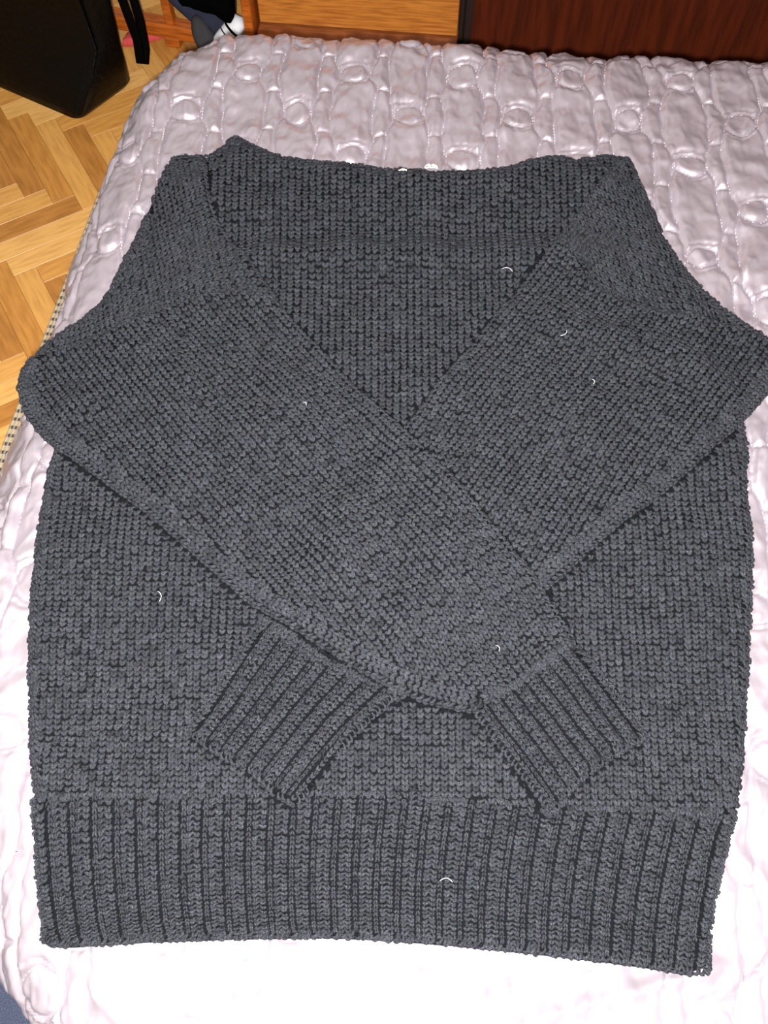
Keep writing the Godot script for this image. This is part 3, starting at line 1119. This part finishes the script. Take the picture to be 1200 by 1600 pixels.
func build_small_things() -> void:
	# rug on the parquet, mostly under the bed
	var rv := PackedVector3Array()
	var ri := PackedInt32Array()
	var ru := PackedVector2Array()
	var ra := Vector2(-0.515, -1.285)
	var rd := Vector2(-0.0815, 0.513).normalized()
	var rn := Vector2(rd.y, -rd.x)
	var rc := [[0.0, 0.0005], [0.0, 0.005], [0.0015, 0.007], [0.1, 0.007], [0.45, 0.007], [0.45, 0.0005]]
	for j in 39:
		for q: Array in rc:
			var p: Vector2 = ra + rd * (j * 0.03) + rn * q[0]
			rv.append(Vector3(p.x, q[1], p.y))
			ru.append(Vector2((q[0] + q[1] * 0.5) / 0.0062, j * 0.03 / 0.0152))
	for j in 38:
		for i in rc.size() - 1:
			var o := j * rc.size() + i
			ri.append_array([o, o + 1, o + rc.size(), o + 1, o + rc.size() + 1, o + rc.size()])
	for side: int in [0, 38]:
		for i in range(1, rc.size() - 1):
			ri.append_array([side * rc.size(), side * rc.size() + i, side * rc.size() + i + 1])
	tag(obj("woven_rug", mesh_of(rv, ri, ru, false), M.rug), "narrow edge of a cream woven rug with rows of dark ticks beside the bed", "rug")
	# black tote bag
	var bag := thing("tote_bag", "black leather tote bag standing on the parquet left of the bed", "bag", Vector3(-0.577, 0, -1.457))
	var rings := [
		[0.0, Vector2(-0.35, -0.19), Vector2(-0.001, 0.0), Vector2(0.087, -0.102), Vector2(-0.25, -0.30)],
		[0.012, Vector2(-0.36, -0.195), Vector2(0.008, 0.0), Vector2(0.096, -0.100), Vector2(-0.26, -0.30)],
		[0.06, Vector2(-0.35, -0.19), Vector2(0.035, -0.026), Vector2(0.102, -0.084), Vector2(-0.25, -0.29)],
		[0.12, Vector2(-0.33, -0.17), Vector2(0.060, -0.047), Vector2(0.110, -0.058), Vector2(-0.23, -0.24)],
		[0.2, Vector2(-0.31, -0.17), Vector2(0.047, -0.072), Vector2(0.110, -0.075), Vector2(-0.21, -0.21)],
		[0.3, Vector2(-0.30, -0.16), Vector2(0.036, -0.075), Vector2(0.10, -0.075), Vector2(-0.2, -0.19)],
		[0.315, Vector2(-0.29, -0.16), Vector2(0.03, -0.078), Vector2(0.09, -0.078), Vector2(-0.19, -0.185)],
	]
	var bv := PackedVector3Array()
	var bi := PackedInt32Array()
	var per := 32
	for g: Array in rings:
		var corners := [g[1], g[2], g[3], g[4]]
		for c in 4:
			var p0: Vector2 = corners[c]
			var pa: Vector2 = corners[(c + 3) % 4]
			var pn: Vector2 = corners[(c + 1) % 4]
			var rad := minf(0.022, minf(p0.distance_to(pa), p0.distance_to(pn)) * 0.45)
			var s0 := p0 + (pa - p0).normalized() * rad
			var s1 := p0 + (pn - p0).normalized() * rad
			for k in per / 4:
				var w := k / (per / 4 - 1.0)
				var x := s0.lerp(p0, w).lerp(p0.lerp(s1, w), w)
				bv.append(Vector3(x.x, g[0] + 0.001, x.y))
	for j in rings.size() - 1:
		for k in per:
			var k2 := (k + 1) % per
			bi.append_array([j * per + k, (j + 1) * per + k, j * per + k2, j * per + k2, (j + 1) * per + k, (j + 1) * per + k2])
	for j: int in [0, rings.size() - 1]:
		var c := Vector3.ZERO
		for k in per:
			c += bv[j * per + k] / per
		bv.append(c)
		for k in per:
			if j == 0:
				bi.append_array([bv.size() - 1, k, (k + 1) % per])
			else:
				bi.append_array([bv.size() - 1, j * per + (k + 1) % per, j * per + k])
	obj("bag_body", mesh_of(bv, bi), M.leather, bag)
	var sp := PackedVector3Array()
	var sr := PackedFloat32Array()
	for q: Vector3 in [Vector3(0.094, 0.302, -0.082), Vector3(0.104, 0.25, -0.088), Vector3(0.116, 0.18, -0.092), Vector3(0.122, 0.10, -0.095), Vector3(0.118, 0.055, -0.092), Vector3(0.124, 0.05, -0.098), Vector3(0.130, 0.075, -0.104), Vector3(0.132, 0.13, -0.11), Vector3(0.128, 0.2, -0.115), Vector3(0.115, 0.27, -0.11), Vector3(0.094, 0.306, -0.1)]:
		sp.append(q)
		sr.append(0.0085)
	obj("strap", tube(sp, sr, 8, 0.35, Vector3.BACK), M.strap, bag)
	var seam := tube(PackedVector3Array([Vector3(0.010, 0.02, 0.001), Vector3(0.034, 0.06, -0.024), Vector3(0.058, 0.12, -0.045), Vector3(0.046, 0.2, -0.069), Vector3(0.035, 0.3, -0.073)]), PackedFloat32Array([0.002, 0.0025, 0.003, 0.003, 0.0025]), 8)
	obj("piping", seam, M.leather, bag)
	# low wooden stand: a runner on the floor with uprights
	var stand := thing("clothes_stand", "low orange wooden clothes stand with runner and thin upright behind the bag", "stand", Vector3(-0.43, 0, -1.675))
	stand.rotation.y = deg_to_rad(-14.0)
	obj("runner", chamfer_box(Vector3(0.30, 0.03, 0.03), 0.003), M.orange_wood, stand).position = Vector3(-0.015, 0.034, 0)
	obj("runner", chamfer_box(Vector3(0.30, 0.03, 0.03), 0.003), M.orange_wood, stand).position = Vector3(-0.015, 0.034, -0.24)
	for q: Vector3 in [Vector3(0.015, 0, 0), Vector3(-0.145, 0, 0), Vector3(0.015, 0, -0.24), Vector3(-0.145, 0, -0.24)]:
		obj("upright", chamfer_box(Vector3(0.017, 0.7, 0.017), 0.002), M.orange_wood, stand).position = q + Vector3(0, 0.395, 0)
		obj("foot", chamfer_box(Vector3(0.03, 0.02, 0.028), 0.002), M.orange_wood, stand).position = q + Vector3(0, 0.01, 0)
	obj("rail", chamfer_box(Vector3(0.25, 0.02, 0.02), 0.003), M.orange_wood, stand).position = Vector3(-0.065, 0.74, 0)
	obj("rail", chamfer_box(Vector3(0.25, 0.02, 0.02), 0.003), M.orange_wood, stand).position = Vector3(-0.065, 0.74, -0.24)
	# clothes heaped on the stand
	var right := Vector3(1, 0, 0)
	var rise := Vector3(0, 0.86, -0.5)
	var o0 := Vector3(-0.36, 0.09, -1.625)
	tag(obj("trousers", padded([-0.09, 0.12, -0.062, 0.055, -0.025, 0.012, 0.02, -0.022, 0.06, -0.03, 0.08, 0.0, 0.084, 0.06, 0.084, 0.12], o0, right, rise, 0.02, 0.02, 0.006, 0.012, 0.02, 3), M.navy), "navy blue trousers heaped on the wooden stand left of the cabinet", "trousers")
	tag(obj("sweatshirt", padded([0.0, 0.015, 0.012, 0.022, 0.026, 0.012, 0.04, -0.012, 0.052, -0.045, 0.02, -0.05, 0.0, -0.018], Vector3(-0.36, 0.088, -1.602), right, rise, 0.014, 0.012, 0.004, 0.004, 0.03, 6), M.grey_cotton), "dark grey sweatshirt sleeve hanging over the navy trousers", "sweatshirt")
	tag(obj("coat", padded([-0.03, 0.03, -0.005, 0.006, 0.035, -0.006, 0.074, -0.008, 0.074, 0.2, -0.04, 0.2], Vector3(-0.35, 0.125, -1.60), right, Vector3(0, 0.95, -0.3), 0.02, 0.02, 0.007, 0.008, 0.02, 8), M.black_cotton), "black coat hanging over the navy trousers beside the cabinet post", "coat")
	# rolled white sock with dark stripes
	var sock := thing("sock", "white sock with two dark stripes lying against the cabinet post", "sock", Vector3(-0.296, 0.080, -1.59))
	sock.rotation = Vector3(0.0, 0.0, deg_to_rad(38))
	sock.rotation.y = deg_to_rad(25)
	var kp := PackedVector3Array()
	var kr := PackedFloat32Array()
	for i in 15:
		var w := i / 14.0
		kp.append(Vector3(-0.03 + 0.075 * w, 0, 0))
		kr.append(0.0195 * pow(1.0 - pow(absf(2 * w - 1), 5.0), 0.5) + 0.0005)
	obj("sock_body", tube(kp, kr, 20, 0.8), M.white_cotton, sock)
	for q: Array in [[0.0035, 0.002, M.grey_cotton], [0.0165, 0.003, M.black_cotton]]:
		var a: float = q[0]
		var h: float = q[1]
		obj("stripe", tube(PackedVector3Array([Vector3(a - h, 0, 0), Vector3(a - h * 0.6, 0, 0), Vector3(a + h * 0.6, 0, 0), Vector3(a + h, 0, 0)]), PackedFloat32Array([0.0194, 0.0203, 0.0203, 0.0194]), 20, 0.8), q[2], sock)
	# red cloth on the floor under the runner
	tag(obj("red_cloth", padded([-0.045, 0.012, -0.035, -0.02, 0.0, -0.028, 0.05, -0.028, 0.07, -0.024, 0.02, 0.0, -0.015, 0.016, -0.04, 0.018], Vector3(-0.474, 0.004, -1.675), Vector3(1, 0, 0), Vector3(0, 0, 1), 0.014, 0.012, 0.003, 0.006, 0.03, 13), M.red_cloth), "faded red cloth lying on the floor under the wooden runner", "cloth")
	# blue rug on the floor past the near corner of the bed
	tag(obj("blue_rug", padded([-1.1, -0.06, -0.72, -0.07, -0.34, -0.06, -0.30, 0.0, -0.30, 0.6, -1.1, 0.6], Vector3(0, 0.004, 0), Vector3(1, 0, 0), Vector3(0, 0, 1), 0.014, 0.014, 0.01, 0.003, 0.02, 15), M.denim), "blue-grey speckled rug on the floor past the near left corner of the bedspread", "rug")
	# pale fibres caught on the knit
	var spots := [[0.130, -0.668, 0.008, 0.3, "pale curled lint fibre high on the right of the neck opening"], [-0.197, -0.302, 0.007, 1.3, "pale curled lint fibre on the left of the body below the sleeve"], [0.049, -0.068, 0.007, 0.1, "pale lint fibre lying across the ribbed hem band"], [0.099, -0.253, 0.004, 1.2, "short white lint speck near the end of the upper sleeve"], [-0.075, -0.493, 0.003, 0.8, "tiny white lint speck in the middle of the left sleeve"], [0.205, -0.521, 0.004, 1.4, "short white lint speck on the right sleeve"], [0.181, -0.575, 0.007, 2.3, "fine pale lint fibre near the seam of the right shoulder"]]
	for s: Array in spots:
		var lp := PackedVector3Array()
		var lr := PackedFloat32Array()
		var y := sample(ground, s[0], s[1]) + 0.0026
		for i in 9:
			var w := i / 8.0 * 2.0 - 1.0
			var a: float = s[3]
			var f := Vector2(w * s[2] * 0.7, w * w * s[2] * 0.35).rotated(a)
			lp.append(Vector3(s[0] + f.x, y + 0.0008 * (1 - w * w), s[1] + f.y))
			lr.append(0.00022)
		tag(obj("lint_fibre", tube(lp, lr, 5), M.lint), s[4], "lint", "lint on the jumper")
